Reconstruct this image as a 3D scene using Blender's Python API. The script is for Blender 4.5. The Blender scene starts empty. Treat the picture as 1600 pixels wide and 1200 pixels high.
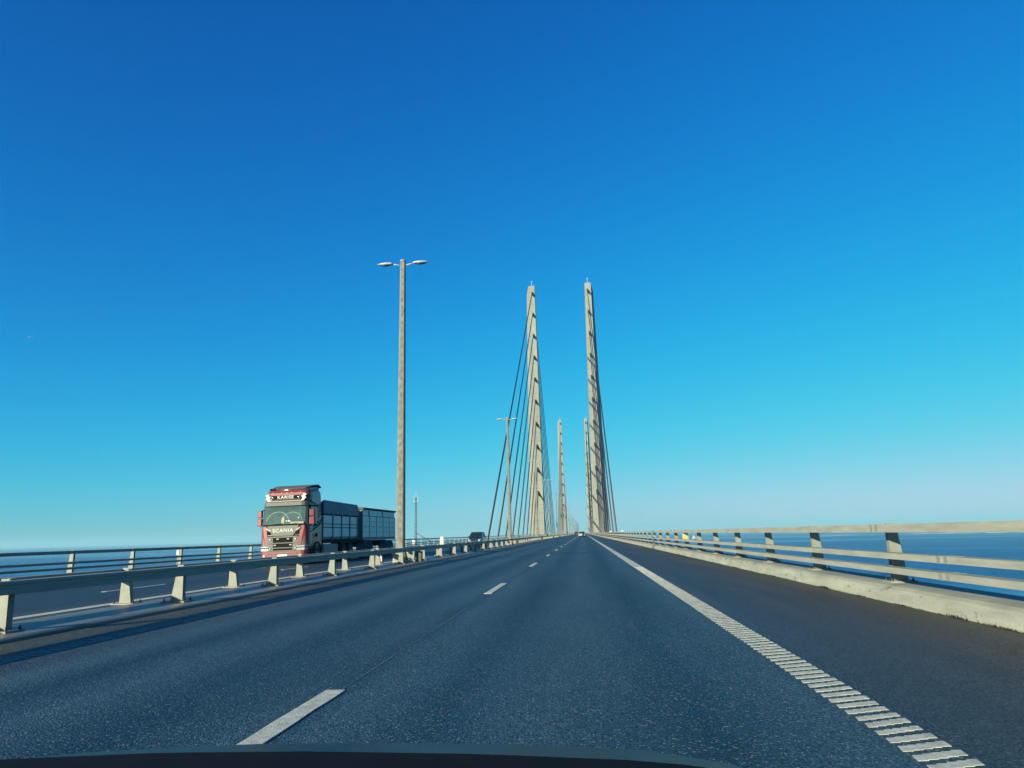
import bpy, bmesh, math, random
from mathutils import Vector, Matrix
random.seed(7)
R = math.radians
sc = bpy.context.scene
C = sc.collection

# ------------------------------------------------------------------ camera
CAM_H = 1.15
FPX, VPX, VPY, ROLL = 1109.0, 912.0, 832.5, 0.024       # focal length and road vanishing point in 1600x1200 px
def cdir(px, py): return Vector((px-800, 600-py, -FPX)).normalized()
Dc = cdir(VPX, VPY); Hc = cdir(VPX+1000, VPY-ROLL*1000)
Uc = Hc.cross(Dc).normalized()
if Uc.y < 0: Uc = -Uc
Xc = Dc.cross(Uc)
cam = bpy.data.cameras.new('camera'); cam.sensor_width = 36; cam.lens = 36*FPX/1600
cam.clip_start = 0.05; cam.clip_end = 200000
cam_o = bpy.data.objects.new('camera', cam); C.objects.link(cam_o)
M = Matrix((Xc, Dc, Uc)).to_4x4(); M.translation = (0, 0, CAM_H)
cam_o.matrix_world = M
sc.camera = cam_o

# ------------------------------------------------------------------ sky and sun
SUN_EL, SUN_AZ = 14.5, 36.0        # light travels towards +Y, turned SUN_AZ degrees to +X: the sun is behind the left shoulder
w = bpy.data.worlds.new('World'); sc.world = w; w.use_nodes = True
nt = w.node_tree; nt.nodes.clear()
def N(t, kind, **kw):
    n = t.nodes.new(kind)
    for k, v in kw.items(): setattr(n, k, v)
    return n
sky = N(nt, 'ShaderNodeTexSky', sky_type='NISHITA', sun_disc=False)
sky.sun_elevation = R(SUN_EL); sky.sun_rotation = R(180+SUN_AZ)
sky.air_density = 1.0; sky.dust_density = 0.35; sky.ozone_density = 2.5; sky.altitude = 60
geo = N(nt, 'ShaderNodeTexCoord')
sx = N(nt, 'ShaderNodeSeparateXYZ'); nt.links.new(geo.outputs['Generated'], sx.inputs[0])
mx = N(nt, 'ShaderNodeMath', operation='MAXIMUM'); mx.inputs[1].default_value = 0.004
nt.links.new(sx.outputs[2], mx.inputs[0])
cx = N(nt, 'ShaderNodeCombineXYZ')
nt.links.new(sx.outputs[0], cx.inputs[0]); nt.links.new(sx.outputs[1], cx.inputs[1]); nt.links.new(mx.outputs[0], cx.inputs[2])
nt.links.new(cx.outputs[0], sky.inputs[0])
EXPO = 1.20
SKY_STR = 0.08
sep = N(nt, 'ShaderNodeSeparateColor'); nt.links.new(sky.outputs[0], sep.inputs[0])
com = N(nt, 'ShaderNodeCombineColor')
SKY_GRADE = [(0.80, 4.3, 3.0), (0.69, 6.3, 1.5), (0.83, 9.6, 1.42)]    # (ceiling, gain, power): out = ceiling*(1-exp(-gain*in^power)), the picture's saturated colour rendering
for i, (T_, g, p) in enumerate(SKY_GRADE):
    c0 = N(nt, 'ShaderNodeMath', operation='MULTIPLY'); c0.inputs[1].default_value = SKY_STR
    a = N(nt, 'ShaderNodeMath', operation='POWER'); a.inputs[1].default_value = p
    b = N(nt, 'ShaderNodeMath', operation='MULTIPLY'); b.inputs[1].default_value = -g
    e = N(nt, 'ShaderNodeMath', operation='EXPONENT')
    f = N(nt, 'ShaderNodeMath', operation='SUBTRACT'); f.inputs[0].default_value = 1.0
    q = N(nt, 'ShaderNodeMath', operation='MULTIPLY'); q.inputs[1].default_value = T_/SKY_STR/2**EXPO
    nt.links.new(sep.outputs[i], c0.inputs[0])
    for u_, v_ in ((c0, a), (a, b), (b, e)): nt.links.new(u_.outputs[0], v_.inputs[0])
    nt.links.new(e.outputs[0], f.inputs[1]); nt.links.new(f.outputs[0], q.inputs[0]); nt.links.new(q.outputs[0], com.inputs[i])
bg = N(nt, 'ShaderNodeBackground'); bg.inputs[1].default_value = SKY_STR
nt.links.new(com.outputs[0], bg.inputs[0])
wo = N(nt, 'ShaderNodeOutputWorld'); nt.links.new(bg.outputs[0], wo.inputs[0])

sun = bpy.data.lights.new('sun', 'SUN'); sun.energy = 5.0; sun.angle = R(0.5); sun.color = (1.0, 0.95, 0.70)
sun_o = bpy.data.objects.new('sun', sun); C.objects.link(sun_o)
ld = Vector((math.sin(R(SUN_AZ))*math.cos(R(SUN_EL)), math.cos(R(SUN_AZ))*math.cos(R(SUN_EL)), -math.sin(R(SUN_EL))))
sun_o.rotation_euler = ld.to_track_quat('-Z', 'Y').to_euler()
sun_o.location = (-40, -60, 60)
vs = sc.view_settings
vs.view_transform = 'Standard'; vs.look = 'None'; vs.exposure = EXPO; vs.gamma = 1.0; vs.use_curve_mapping = False

# ------------------------------------------------------------------ materials
def principled(name):
    m = bpy.data.materials.new(name); m.use_nodes = True
    t = m.node_tree
    return m, t, t.nodes['Principled BSDF']
ALB = 0.41      # darkens the base colours below so shaded sides sink deeper under raised exposure
def mat(name, col, rough=0.6, metal=0.0, var=0.0, scale=3.0, bump=0.0, bscale=None, streak=None, spec=None, var2=None, alb=None):
    alb = ALB if alb is None else alb
    """plain colour with a little procedural dirt, grain and relief"""
    m, t, p = principled(name)
    p.inputs['Roughness'].default_value = rough; p.inputs['Metallic'].default_value = metal
    if spec is not None: p.inputs['Specular IOR Level'].default_value = spec
    col = tuple(c*alb for c in col)+(1,)
    if var == 0 and bump == 0:
        p.inputs['Base Color'].default_value = col; return m
    g = N(t, 'ShaderNodeNewGeometry')
    mp = N(t, 'ShaderNodeMapping'); t.links.new(g.outputs['Position'], mp.inputs[0])
    if streak: mp.inputs['Scale'].default_value = streak
    n = N(t, 'ShaderNodeTexNoise'); n.inputs['Scale'].default_value = scale; n.inputs['Detail'].default_value = 8; n.inputs['Roughness'].default_value = 0.65
    t.links.new(mp.outputs[0], n.inputs['Vector'])
    r = N(t, 'ShaderNodeValToRGB')
    d = tuple(c*(1-var) for c in col[:3])+(1,); l = tuple(min(1, c*(1+var*0.6)) for c in col[:3])+(1,)
    if var2: d = tuple(var2)+(1,)
    r.color_ramp.elements[0].position = 0.32; r.color_ramp.elements[0].color = d
    r.color_ramp.elements[1].position = 0.68; r.color_ramp.elements[1].color = l
    t.links.new(n.outputs[0], r.inputs[0]); t.links.new(r.outputs[0], p.inputs['Base Color'])
    if bump:
        n2 = N(t, 'ShaderNodeTexNoise'); n2.inputs['Scale'].default_value = bscale or scale*6; n2.inputs['Detail'].default_value = 5
        t.links.new(g.outputs['Position'], n2.inputs['Vector'])
        b = N(t, 'ShaderNodeBump'); b.inputs['Strength'].default_value = bump; b.inputs['Distance'].default_value = 0.02
        t.links.new(n2.outputs[0], b.inputs['Height']); t.links.new(b.outputs[0], p.inputs['Normal'])
    return m

def asphalt(name, stops, tint_x=1.9):
    """asphalt whose paving lanes follow X: stops = (x, colour); aggregate flecks, patches and fine relief"""
    m, t, p = principled(name)
    g = N(t, 'ShaderNodeNewGeometry')
    s = N(t, 'ShaderNodeSeparateXYZ'); t.links.new(g.outputs['Position'], s.inputs[0])
    # wobble the lane borders a little
    nw = N(t, 'ShaderNodeTexNoise'); nw.inputs['Scale'].default_value = 0.35; nw.inputs['Detail'].default_value = 4
    t.links.new(g.outputs['Position'], nw.inputs['Vector'])
    wv = N(t, 'ShaderNodeMath', operation='MULTIPLY_ADD'); wv.inputs[1].default_value = 0.5; wv.inputs[2].default_value = -0.25
    t.links.new(nw.outputs[0], wv.inputs[0])
    ad = N(t, 'ShaderNodeMath', operation='ADD'); t.links.new(s.outputs[0], ad.inputs[0]); t.links.new(wv.outputs[0], ad.inputs[1])
    x0, x1 = stops[0][0], stops[-1][0]
    mr = N(t, 'ShaderNodeMapRange'); mr.inputs[1].default_value = x0; mr.inputs[2].default_value = x1
    t.links.new(ad.outputs[0], mr.inputs[0])
    cr = N(t, 'ShaderNodeValToRGB')
    els = cr.color_ramp.elements
    els[0].position = 0.0; els[0].color = tuple(stops[0][1])+(1,); els[1].position = 1.0; els[1].color = tuple(stops[-1][1])+(1,)
    for x, c in stops[1:-1]:
        e = els.new((x-x0)/(x1-x0)); e.color = tuple(c)+(1,)
    t.links.new(mr.outputs[0], cr.inputs[0])
    # big patches, stretched along the road
    mp = N(t, 'ShaderNodeMapping'); mp.inputs['Scale'].default_value = (1.2, 0.10, 1); t.links.new(g.outputs['Position'], mp.inputs[0])
    n1 = N(t, 'ShaderNodeTexNoise'); n1.inputs['Scale'].default_value = 1.0; n1.inputs['Detail'].default_value = 6; t.links.new(mp.outputs[0], n1.inputs['Vector'])
    m1 = N(t, 'ShaderNodeMapRange'); m1.inputs[1].default_value = 0.3; m1.inputs[2].default_value = 0.7; m1.inputs[3].default_value = 0.62; m1.inputs[4].default_value = 1.28
    t.links.new(n1.outputs[0], m1.inputs[0])
    # aggregate: stones of their own tone
    v = N(t, 'ShaderNodeTexVoronoi'); v.inputs['Scale'].default_value = 80; t.links.new(g.outputs['Position'], v.inputs['Vector'])
    sv = N(t, 'ShaderNodeSeparateColor'); t.links.new(v.outputs['Color'], sv.inputs[0])
    cr2 = N(t, 'ShaderNodeValToRGB'); e2 = cr2.color_ramp.elements
    e2[0].position = 0.0; e2[0].color = (0.22, 0.22, 0.22, 1); e2[1].position = 1.0; e2[1].color = (1.5, 1.5, 1.5, 1)
    q = e2.new(0.75); q.color = (1.15, 1.15, 1.15, 1); q = e2.new(0.95); q.color = (1.35, 1.35, 1.35, 1)
    t.links.new(sv.outputs[0], cr2.inputs[0])
    mm = N(t, 'ShaderNodeMix', data_type='RGBA', blend_type='MULTIPLY'); mm.inputs[0].default_value = 1
    t.links.new(cr.outputs[0], mm.inputs[6]); t.links.new(cr2.outputs[0], mm.inputs[7])
    mm2 = N(t, 'ShaderNodeVectorMath', operation='SCALE'); t.links.new(mm.outputs[2], mm2.inputs[0]); t.links.new(m1.outputs[0], mm2.inputs['Scale'])
    fl = N(t, 'ShaderNodeMapRange'); fl.inputs[1].default_value = 0.90; fl.inputs[2].default_value = 1.0; fl.inputs[3].default_value = 0.0; t.links.new(sv.outputs[1], fl.inputs[0])
    fs_ = N(t, 'ShaderNodeMapRange'); fs_.inputs[1].default_value = tint_x-0.2; fs_.inputs[2].default_value = tint_x+0.4; fs_.inputs[3].default_value = 0.8; fs_.inputs[4].default_value = 0.15; t.links.new(ad.outputs[0], fs_.inputs[0]); t.links.new(fs_.outputs[0], fl.inputs[4])
    mf = N(t, 'ShaderNodeMix', data_type='RGBA'); mf.inputs[7].default_value = (0.17, 0.185, 0.18, 1); t.links.new(fl.outputs[0], mf.inputs[0]); t.links.new(mm2.outputs[0], mf.inputs[6])
    t.links.new(mf.outputs[2], p.inputs['Base Color'])
    p.inputs['Roughness'].default_value = 0.56; p.inputs['Specular IOR Level'].default_value = 0.42
    lt = N(t, 'ShaderNodeMath', operation='LESS_THAN'); lt.inputs[1].default_value = tint_x; t.links.new(ad.outputs[0], lt.inputs[0])
    tm = N(t, 'ShaderNodeMix', data_type='RGBA'); tm.inputs[6].default_value = (0.9, 0.9, 0.86, 1); tm.inputs[7].default_value = (0.42, 0.86, 1.0, 1)  # lane sheen tinted blue to imitate reflection of the higher sky
    t.links.new(lt.outputs[0], tm.inputs[0]); t.links.new(tm.outputs[2], p.inputs['Specular Tint'])
    v2 = N(t, 'ShaderNodeTexVoronoi'); v2.inputs['Scale'].default_value = 80; t.links.new(g.outputs['Position'], v2.inputs['Vector'])
    b = N(t, 'ShaderNodeBump'); b.inputs['Strength'].default_value = 0.55; b.inputs['Distance'].default_value = 0.012; b.invert = True
    t.links.new(v2.outputs['Distance'], b.inputs['Height']); t.links.new(b.outputs[0], p.inputs['Normal'])
    return m

M_ = {}
lane = (0.032, 0.062, 0.084); track = (0.009, 0.026, 0.043); shoulder = (0.036, 0.037, 0.035); dusty = (0.052, 0.049, 0.039)  # lane and track are blued, with the sky's reflection put into their colour
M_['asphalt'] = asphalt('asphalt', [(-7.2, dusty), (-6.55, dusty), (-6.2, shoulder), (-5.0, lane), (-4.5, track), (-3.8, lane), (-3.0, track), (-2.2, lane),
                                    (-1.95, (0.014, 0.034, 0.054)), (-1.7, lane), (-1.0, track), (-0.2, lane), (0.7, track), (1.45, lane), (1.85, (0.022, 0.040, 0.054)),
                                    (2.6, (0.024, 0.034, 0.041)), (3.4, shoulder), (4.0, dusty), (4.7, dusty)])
lane2 = (0.026, 0.031, 0.038)
M_['asphalt_opp'] = asphalt('asphalt_opposite', [(-21, dusty), (-19.5, shoulder), (-18.3, lane2), (-16, track), (-14.6, lane2), (-12.6, track), (-11, lane2), (-10.3, shoulder), (-9.4, dusty)])
M_['worn_paint'] = mat('worn_road_paint', (0.40, 0.42, 0.40), 0.8, var=0.5, scale=6, alb=0.5)
M_['paint'] = mat('road_paint', (0.98, 1.0, 0.84), 0.7, var=0.34, scale=11, bump=0.25, bscale=90)
M_['kerb'] = mat('kerb_concrete', (0.56, 0.57, 0.46), 0.85, var=0.26, scale=2.2, bump=0.3, bscale=18, streak=(1, 0.35, 2.2))
t = M_['kerb'].node_tree; p = t.nodes['Principled BSDF']; src_ = p.inputs['Base Color'].links[0].from_socket
g = N(t, 'ShaderNodeNewGeometry'); mp = N(t, 'ShaderNodeMapping'); mp.inputs['Scale'].default_value = (1, 1.0, 3.0); t.links.new(g.outputs['Position'], mp.inputs[0])
n1 = N(t, 'ShaderNodeTexNoise'); n1.inputs['Scale'].default_value = 2.6; n1.inputs['Detail'].default_value = 9; n1.inputs['Roughness'].default_value = 0.7; t.links.new(mp.outputs[0], n1.inputs['Vector'])
r1 = N(t, 'ShaderNodeMapRange'); r1.inputs[1].default_value = 0.585; r1.inputs[2].default_value = 0.635; r1.inputs[3].default_value = 0.0; r1.inputs[4].default_value = 0.75; t.links.new(n1.outputs[0], r1.inputs[0])
mk_ = N(t, 'ShaderNodeMix', data_type='RGBA'); t.links.new(r1.outputs[0], mk_.inputs[0]); t.links.new(src_, mk_.inputs[6]); mk_.inputs[7].default_value = (0.075, 0.08, 0.07, 1)
t.links.new(mk_.outputs[2], p.inputs['Base Color'])
M_['median'] = mat('median_concrete', (0.30, 0.30, 0.28), 0.4, var=0.45, scale=1.6, bump=0.4, bscale=40, streak=(1.5, 0.3, 1))
M_['steel'] = mat('galvanised_steel', (0.56, 0.57, 0.49), 0.6, metal=0.0, spec=0.25, var=0.20, scale=3.5, bump=0.05, bscale=60, streak=(1, 0.4, 3))
M_['steel_post'] = mat('post_steel', (0.39, 0.41, 0.34), 0.65, metal=0.0, var=0.16, scale=7, bump=0.06)
M_['splice'] = mat('splice_steel', (0.40, 0.41, 0.37), 0.6, var=0.15, scale=9)
M_['bolt'] = mat('bolt_steel', (0.16, 0.15, 0.13), 0.6, metal=0.6, var=0.3, scale=20)
M_['concrete'] = mat('pylon_concrete', (0.46, 0.46, 0.39), 0.9, var=0.24, scale=0.34, bump=0.2, bscale=3, streak=(1, 1, 0.14))
M_['cable'] = mat('cable_sheath', (0.03, 0.035, 0.045), 0.45, var=0.15, scale=0.5)
M_['anchor'] = mat('anchor_steel', (0.08, 0.08, 0.075), 0.6, var=0.2, scale=2)
M_['lamp_pole'] = mat('lamp_pole_concrete', (0.35, 0.34, 0.30), 0.85, var=0.40, scale=2.2, bump=0.5, bscale=14, streak=(2, 2, 1.1))
M_['lamp_mark'] = mat('lamp_pole_marks', (0.27, 0.26, 0.22), 0.85, var=0.3, scale=5)
M_['lamp_head'] = mat('lamp_head_metal', (0.74, 0.75, 0.74), 0.35, var=0.05, scale=9)
M_['lamp_glass'] = mat('lamp_glass', (0.10, 0.11, 0.12), 0.15)
M_['white'] = mat('white_plastic', (0.78, 0.78, 0.72), 0.5, alb=0.46, var=0.08, scale=12)
M_['yellow'] = mat('yellow_sheet', (0.80, 0.72, 0.18), 0.5, var=0.06, scale=12)
M_['deck'] = mat('deck_concrete', (0.30, 0.30, 0.27), 0.9, var=0.2, scale=0.4)
M_['joint'] = mat('joint_rubber', (0.02, 0.02, 0.022), 0.6, var=0.2, scale=8)
M_['rubber'] = mat('tyre_rubber', (0.018, 0.018, 0.019), 0.8, var=0.2, scale=12)
M_['rim'] = mat('rim_metal', (0.35, 0.36, 0.37), 0.35, metal=0.8, var=0.15, scale=20)
M_['black'] = mat('black_trim', (0.014, 0.014, 0.016), 0.7, var=0.2, scale=12, spec=0.08)
M_['glass'] = mat('window_glass', (0.030, 0.045, 0.050), 0.06, var=0.25, scale=1.5)
M_['headlight'] = mat('headlight_glass', (0.72, 0.74, 0.74), 0.12, var=0.1, scale=20)
M_['red_light'] = mat('tail_light', (0.35, 0.015, 0.015), 0.2, var=0.15, scale=30)
M_['chrome'] = mat('bright_metal', (0.70, 0.70, 0.68), 0.22, metal=0.9, var=0.08, scale=20)

# ------------------------------------------------------------------ mesh helpers
class MB:
    def __init__(s): s.v = []; s.f = []; s.sm = []
    def add(s, vs_, fs, smooth=False):
        o = len(s.v); s.v += [tuple(a) for a in vs_]
        for f in fs: s.f.append([i+o for i in f]); s.sm.append(smooth)
        return s
    def box(s, x0, x1, y0, y1, z0, z1):
        return s.add([(x0,y0,z0),(x1,y0,z0),(x1,y1,z0),(x0,y1,z0),(x0,y0,z1),(x1,y0,z1),(x1,y1,z1),(x0,y1,z1)],
              [(0,3,2,1),(4,5,6,7),(0,1,5,4),(1,2,6,5),(2,3,7,6),(3,0,4,7)])
    def prism(s, poly, axis, a, b, smooth=False):
        """poly: 2D points extruded along axis ('x': (y,z), 'y': (x,z), 'z': (x,y))"""
        n = len(poly)
        def P(p, t): return (t,p[0],p[1]) if axis == 'x' else (p[0],t,p[1]) if axis == 'y' else (p[0],p[1],t)
        vs_ = [P(p, a) for p in poly]+[P(p, b) for p in poly]
        s.add(vs_, [list(range(n))[::-1], list(range(n, 2*n))])
        o = len(s.v)-2*n
        for i in range(n):
            j = (i+1) % n; s.f.append([o+i, o+j, o+n+j, o+n+i]); s.sm.append(smooth)
        return s
    def loft(s, rings, smooth=False, caps=True):
        n = len(rings[0]); o = len(s.v)
        for r in rings: s.v += [tuple(p) for p in r]
        for k in range(len(rings)-1):
            for i in range(n):
                j = (i+1) % n
                s.f.append([o+k*n+i, o+k*n+j, o+(k+1)*n+j, o+(k+1)*n+i]); s.sm.append(smooth)
        if caps:
            s.f.append([o+i for i in range(n)][::-1]); s.sm.append(False)
            s.f.append([o+(len(rings)-1)*n+i for i in range(n)]); s.sm.append(False)
        return s
    def tube(s, p0, p1, r0, r1=None, n=10, smooth=True):
        p0 = Vector(p0); p1 = Vector(p1); r1 = r0 if r1 is None else r1
        d = (p1-p0).normalized(); a = d.orthogonal().normalized(); b = d.cross(a)
        ring = lambda p, r: [p+a*(r*math.cos(2*math.pi*i/n))+b*(r*math.sin(2*math.pi*i/n)) for i in range(n)]
        return s.loft([ring(p0, r0), ring(p1, r1)], smooth)
    def lathe(s, prof, c, axis='x', n=20):
        """prof: (radius, offset along the axis)"""
        rings = []
        for r, o in prof:
            ring = []
            for i in range(n):
                a = 2*math.pi*i/n
                if axis == 'x': ring.append((c[0]+o, c[1]+r*math.cos(a), c[2]+r*math.sin(a)))
                elif axis == 'y': ring.append((c[0]+r*math.cos(a), c[1]+o, c[2]+r*math.sin(a)))
                else: ring.append((c[0]+r*math.cos(a), c[1]+r*math.sin(a), c[2]+o))
            rings.append(ring)
        return s.loft(rings, True)
    def mesh(s, name):
        me = bpy.data.meshes.new(name); me.from_pydata(s.v, [], s.f); me.update()
        bm = bmesh.new(); bm.from_mesh(me); bmesh.ops.recalc_face_normals(bm, faces=bm.faces); bm.to_mesh(me); bm.free()
        for p, f in zip(me.polygons, s.sm): p.use_smooth = f
        return me
    def build(s, name, m, parent=None, loc=(0,0,0), bevel=0, seg=2):
        me = s.mesh(name); me.materials.append(M_[m] if isinstance(m, str) else m)
        return place(name, me, parent, loc, bevel, seg)
def place(name, me, parent=None, loc=(0,0,0), bevel=0, seg=2, scale=None, rot=None):
    o = bpy.data.objects.new(name, me); C.objects.link(o); o.location = loc
    if parent: o.parent = parent
    if scale: o.scale = scale
    if rot: o.rotation_euler = rot
    if bevel:
        b = o.modifiers.new('bevel', 'BEVEL'); b.width = bevel; b.segments = seg; b.limit_method = 'ANGLE'; b.angle_limit = R(35); b.harden_normals = False
    return o
def thing(name, label, cat, loc=(0,0,0), group=None, rot=None):
    o = bpy.data.objects.new(name, None); C.objects.link(o); o.location = loc; o.empty_display_size = 0.3
    if rot: o.rotation_euler = rot
    return tag(o, label, cat, group)
def tag(o, label, cat, group=None):
    o['label'] = label; o['category'] = cat
    if group: o['group'] = group
    return o
def struct(o, label=None):
    o['kind'] = 'structure'
    if label: o['label'] = label
    return o
def copy_tree(o, parent=None):
    c = o.copy(); C.objects.link(c); c.parent = parent
    for ch in list(o.children): copy_tree(ch, c)
    return c

YN, YF = -14.0, 3400.0          # near and far end of the roadway that is built
XC = -8.2                       # centre line of the bridge
def zo(x): return -0.05 - 0.022*(-9.15 - x)      # the other carriageway falls away outwards

# ------------------------------------------------------------------ sea
SEA_Z = -59.0
m, t, p = principled('sea_water')
g = N(t, 'ShaderNodeNewGeometry')
mpn = N(t, 'ShaderNodeMapping'); mpn.inputs['Scale'].default_value = (1, 1, 1); t.links.new(g.outputs['Position'], mpn.inputs[0])
n1 = N(t, 'ShaderNodeTexNoise'); n1.inputs['Scale'].default_value = 0.12; n1.inputs['Detail'].default_value = 6; t.links.new(mpn.outputs[0], n1.inputs['Vector'])
bb = N(t, 'ShaderNodeBump'); bb.inputs['Strength'].default_value = 1.0; bb.inputs['Distance'].default_value = 3.0
t.links.new(n1.outputs[0], bb.inputs['Height']); t.links.new(bb.outputs[0], p.inputs['Normal'])
# calm and ruffled lanes of water
mpb = N(t, 'ShaderNodeMapping'); mpb.inputs['Scale'].default_value = (0.00012, 0.0007, 1); mpb.inputs['Rotation'].default_value = (0, 0, R(-24)); t.links.new(g.outputs['Position'], mpb.inputs[0])
n2 = N(t, 'ShaderNodeTexNoise'); n2.inputs['Scale'].default_value = 1.0; n2.inputs['Detail'].default_value = 5; t.links.new(mpb.outputs[0], n2.inputs['Vector'])
rr = N(t, 'ShaderNodeValToRGB'); rr.color_ramp.elements[0].position = 0.50; rr.color_ramp.elements[0].color = (0.001, 0.105, 0.25, 1)
rr.color_ramp.elements[1].position = 0.56; rr.color_ramp.elements[1].color = (0.008, 0.15, 0.29, 1)
t.links.new(n2.outputs[0], rr.inputs[0])
mpw = N(t, 'ShaderNodeMapping'); mpw.inputs['Scale'].default_value = (0.012, 0.004, 1); mpw.inputs['Rotation'].default_value = (0, 0, R(-50)); t.links.new(g.outputs['Position'], mpw.inputs[0])
n3 = N(t, 'ShaderNodeTexNoise'); n3.inputs['Scale'].default_value = 1.0; n3.inputs['Detail'].default_value = 8; n3.inputs['Roughness'].default_value = 0.7; t.links.new(mpw.outputs[0], n3.inputs['Vector'])
m3 = N(t, 'ShaderNodeMapRange'); m3.inputs[1].default_value = 0.3; m3.inputs[2].default_value = 0.7; m3.inputs[3].default_value = 0.75; m3.inputs[4].default_value = 1.3; t.links.new(n3.outputs[0], m3.inputs[0])
sc3 = N(t, 'ShaderNodeVectorMath', operation='SCALE'); t.links.new(rr.outputs[0], sc3.inputs[0]); t.links.new(m3.outputs[0], sc3.inputs['Scale'])
t.links.new(sc3.outputs[0], p.inputs['Base Color'])
r2 = N(t, 'ShaderNodeMapRange'); r2.inputs[1].default_value = 0.50; r2.inputs[2].default_value = 0.56; r2.inputs[3].default_value = 0.60; r2.inputs[4].default_value = 0.35
t.links.new(n2.outputs[0], r2.inputs[0]); t.links.new(r2.outputs[0], p.inputs['Roughness'])
p.inputs['IOR'].default_value = 1.33; p.inputs['Specular IOR Level'].default_value = 0.22; p.inputs['Specular Tint'].default_value = (0.45, 0.85, 1.0, 1)
M_['sea'] = m
b = MB(); rings = [0.5, 150, 600, 2000, 6000, 16000, 40000]; nn = 96
vs_ = []; fs = []
for r in rings:
    for i in range(nn):
        a = 2*math.pi*i/nn; vs_.append((XC+r*math.cos(a), r*math.sin(a), SEA_Z))
for k in range(len(rings)-1):
    for i in range(nn):
        j = (i+1) % nn; fs.append((k*nn+i, k*nn+j, (k+1)*nn+j, (k+1)*nn+i))
b.add(vs_, fs); struct(b.build('sea', 'sea'))

# ------------------------------------------------------------------ bridge deck and carriageways
b = MB().prism([(XC-13.6, -0.62), (XC-13.6, -1.3), (XC-10, -2.0), (XC+10, -2.0), (XC+13.6, -1.3), (XC+13.6, -0.62)], 'y', YN, YF)
struct(b.build('bridge_deck', 'deck'))
def strip(x0, x1, z0, z1, y0=YN, y1=YF, n=1):
    b = MB(); ys = [y0, 60, 400, y1] if y1 > 500 and y0 < 60 else [y0, y1]
    for a, c in zip(ys, ys[1:]): b.add([(x0,a,z0),(x1,a,z1),(x1,c,z1),(x0,c,z0)], [(0,1,2,3)])
    return b
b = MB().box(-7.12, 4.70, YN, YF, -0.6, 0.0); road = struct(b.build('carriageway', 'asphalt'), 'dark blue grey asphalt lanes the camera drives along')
b = MB().prism([(-20.75, -0.6), (-9.17, -0.6), (-9.17, zo(-9.17)), (-20.75, zo(-20.75))], 'y', YN, YF)
road2 = struct(b.build('carriageway', 'asphalt_opp'), 'grey asphalt lanes of the oncoming traffic beyond the median rails')
b = MB().prism([(-9.19, -0.6), (-7.10, -0.6), (-7.10, 0.035), (-7.16, 0.05), (-8.4, 0.05), (-9.05, -0.02), (-9.19, -0.045)], 'y', YN, YF)
struct(b.build('median_strip', 'median'), 'concrete strip between the two carriageways')

# lane dashes (each its own piece)
def ragged(x0, x1, y0, y1, z, seed):
    rd = random.Random(seed); n = 9; L = []; Rr = []
    for i in range(n+1):
        y = y0+(y1-y0)*i/n; L.append((x0+rd.uniform(-.006, .006), y)); Rr.append((x1+rd.uniform(-.006, .006), y))
    return MB().prism(L+Rr[::-1], 'z', z-0.003, z+0.004)
dash_me = [ragged(-0.075, 0.075, 0, 3.0, 0.004, i).mesh('lane_dash') for i in range(3)]
for me in dash_me: me.materials.append(M_['paint'])
for k in range(40):
    place('lane_dash', dash_me[k % 3], road, (-1.965, 2.7+11.95*k, 0))
b = MB()
for k in range(40, 110): b.box(-2.04, -1.89, 2.7+11.95*k, 5.7+11.95*k, 0.001, 0.008)
b.build('distant_lane_dashes', 'paint', road)['kind'] = 'stuff'
for k in range(30):
    place('lane_dash', dash_me[k % 3], road2, (-13.3, -4.7+11.95*k, zo(-13.3)), rot=(0, R(-1.26), 0))

# edge line with stepped rumble bars
def rumble_bar(skew, th=0.098, wd=0.285, n=5, h=0.0045):
    top = []; bot = []
    for i in range(n):
        xa = wd*i/n; xb = wd*(i+1)/n; ya = skew*i/(n-1)
        bot += [(xa, ya), (xb, ya+0.008)]
        top += [(xa+0.012, ya+th-0.006), (xb+0.006, ya+th+random.uniform(-.004, .004))]
    poly = bot+top[::-1]
    b = MB(); b.prism(poly, 'z', 0.0015, h)
    return b
bars = []
for i in range(12):
    me = rumble_bar(0.10+random.uniform(-.012, .012), 0.098+random.uniform(-.012, .006)).mesh('rumble_bar'); me.materials.append(M_['paint']); bars.append(me)
def edge_line(parent, x0, z, y_switch, y0, bars=bars, m='paint'):
    el = MB().box(0, 0.285, y_switch, 1500, 0.001, 0.009).build('edge_line', m, parent, (x0, 0, z))
    y = y0; k = 0
    while y < y_switch-0.16:
        place('rumble_bar', bars[(k*5+k//7) % len(bars)], el, (random.uniform(-.004, .004), y, 0)); y += 0.157; k += 1
    return el
edge_line(road, 1.60, 0, 24.0, 2.6)
worn_bars = []
for i in range(4):
    me = rumble_bar(0.10).mesh('rumble_bar'); me.materials.append(M_['worn_paint']); worn_bars.append(me)
edge_line(road, -6.14, 0, 24.0, 5.0, worn_bars, 'worn_paint')
MB().box(-0.14, 0.14, YN+2, 1500, 0.001, 0.008).build('edge_line', 'paint', road2, (-9.78, 0, zo(-9.78)))
MB().box(-0.14, 0.14, YN+2, 1500, 0.001, 0.008).build('edge_line', 'paint', road2, (-18.2, 0, zo(-18.2)))
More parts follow.
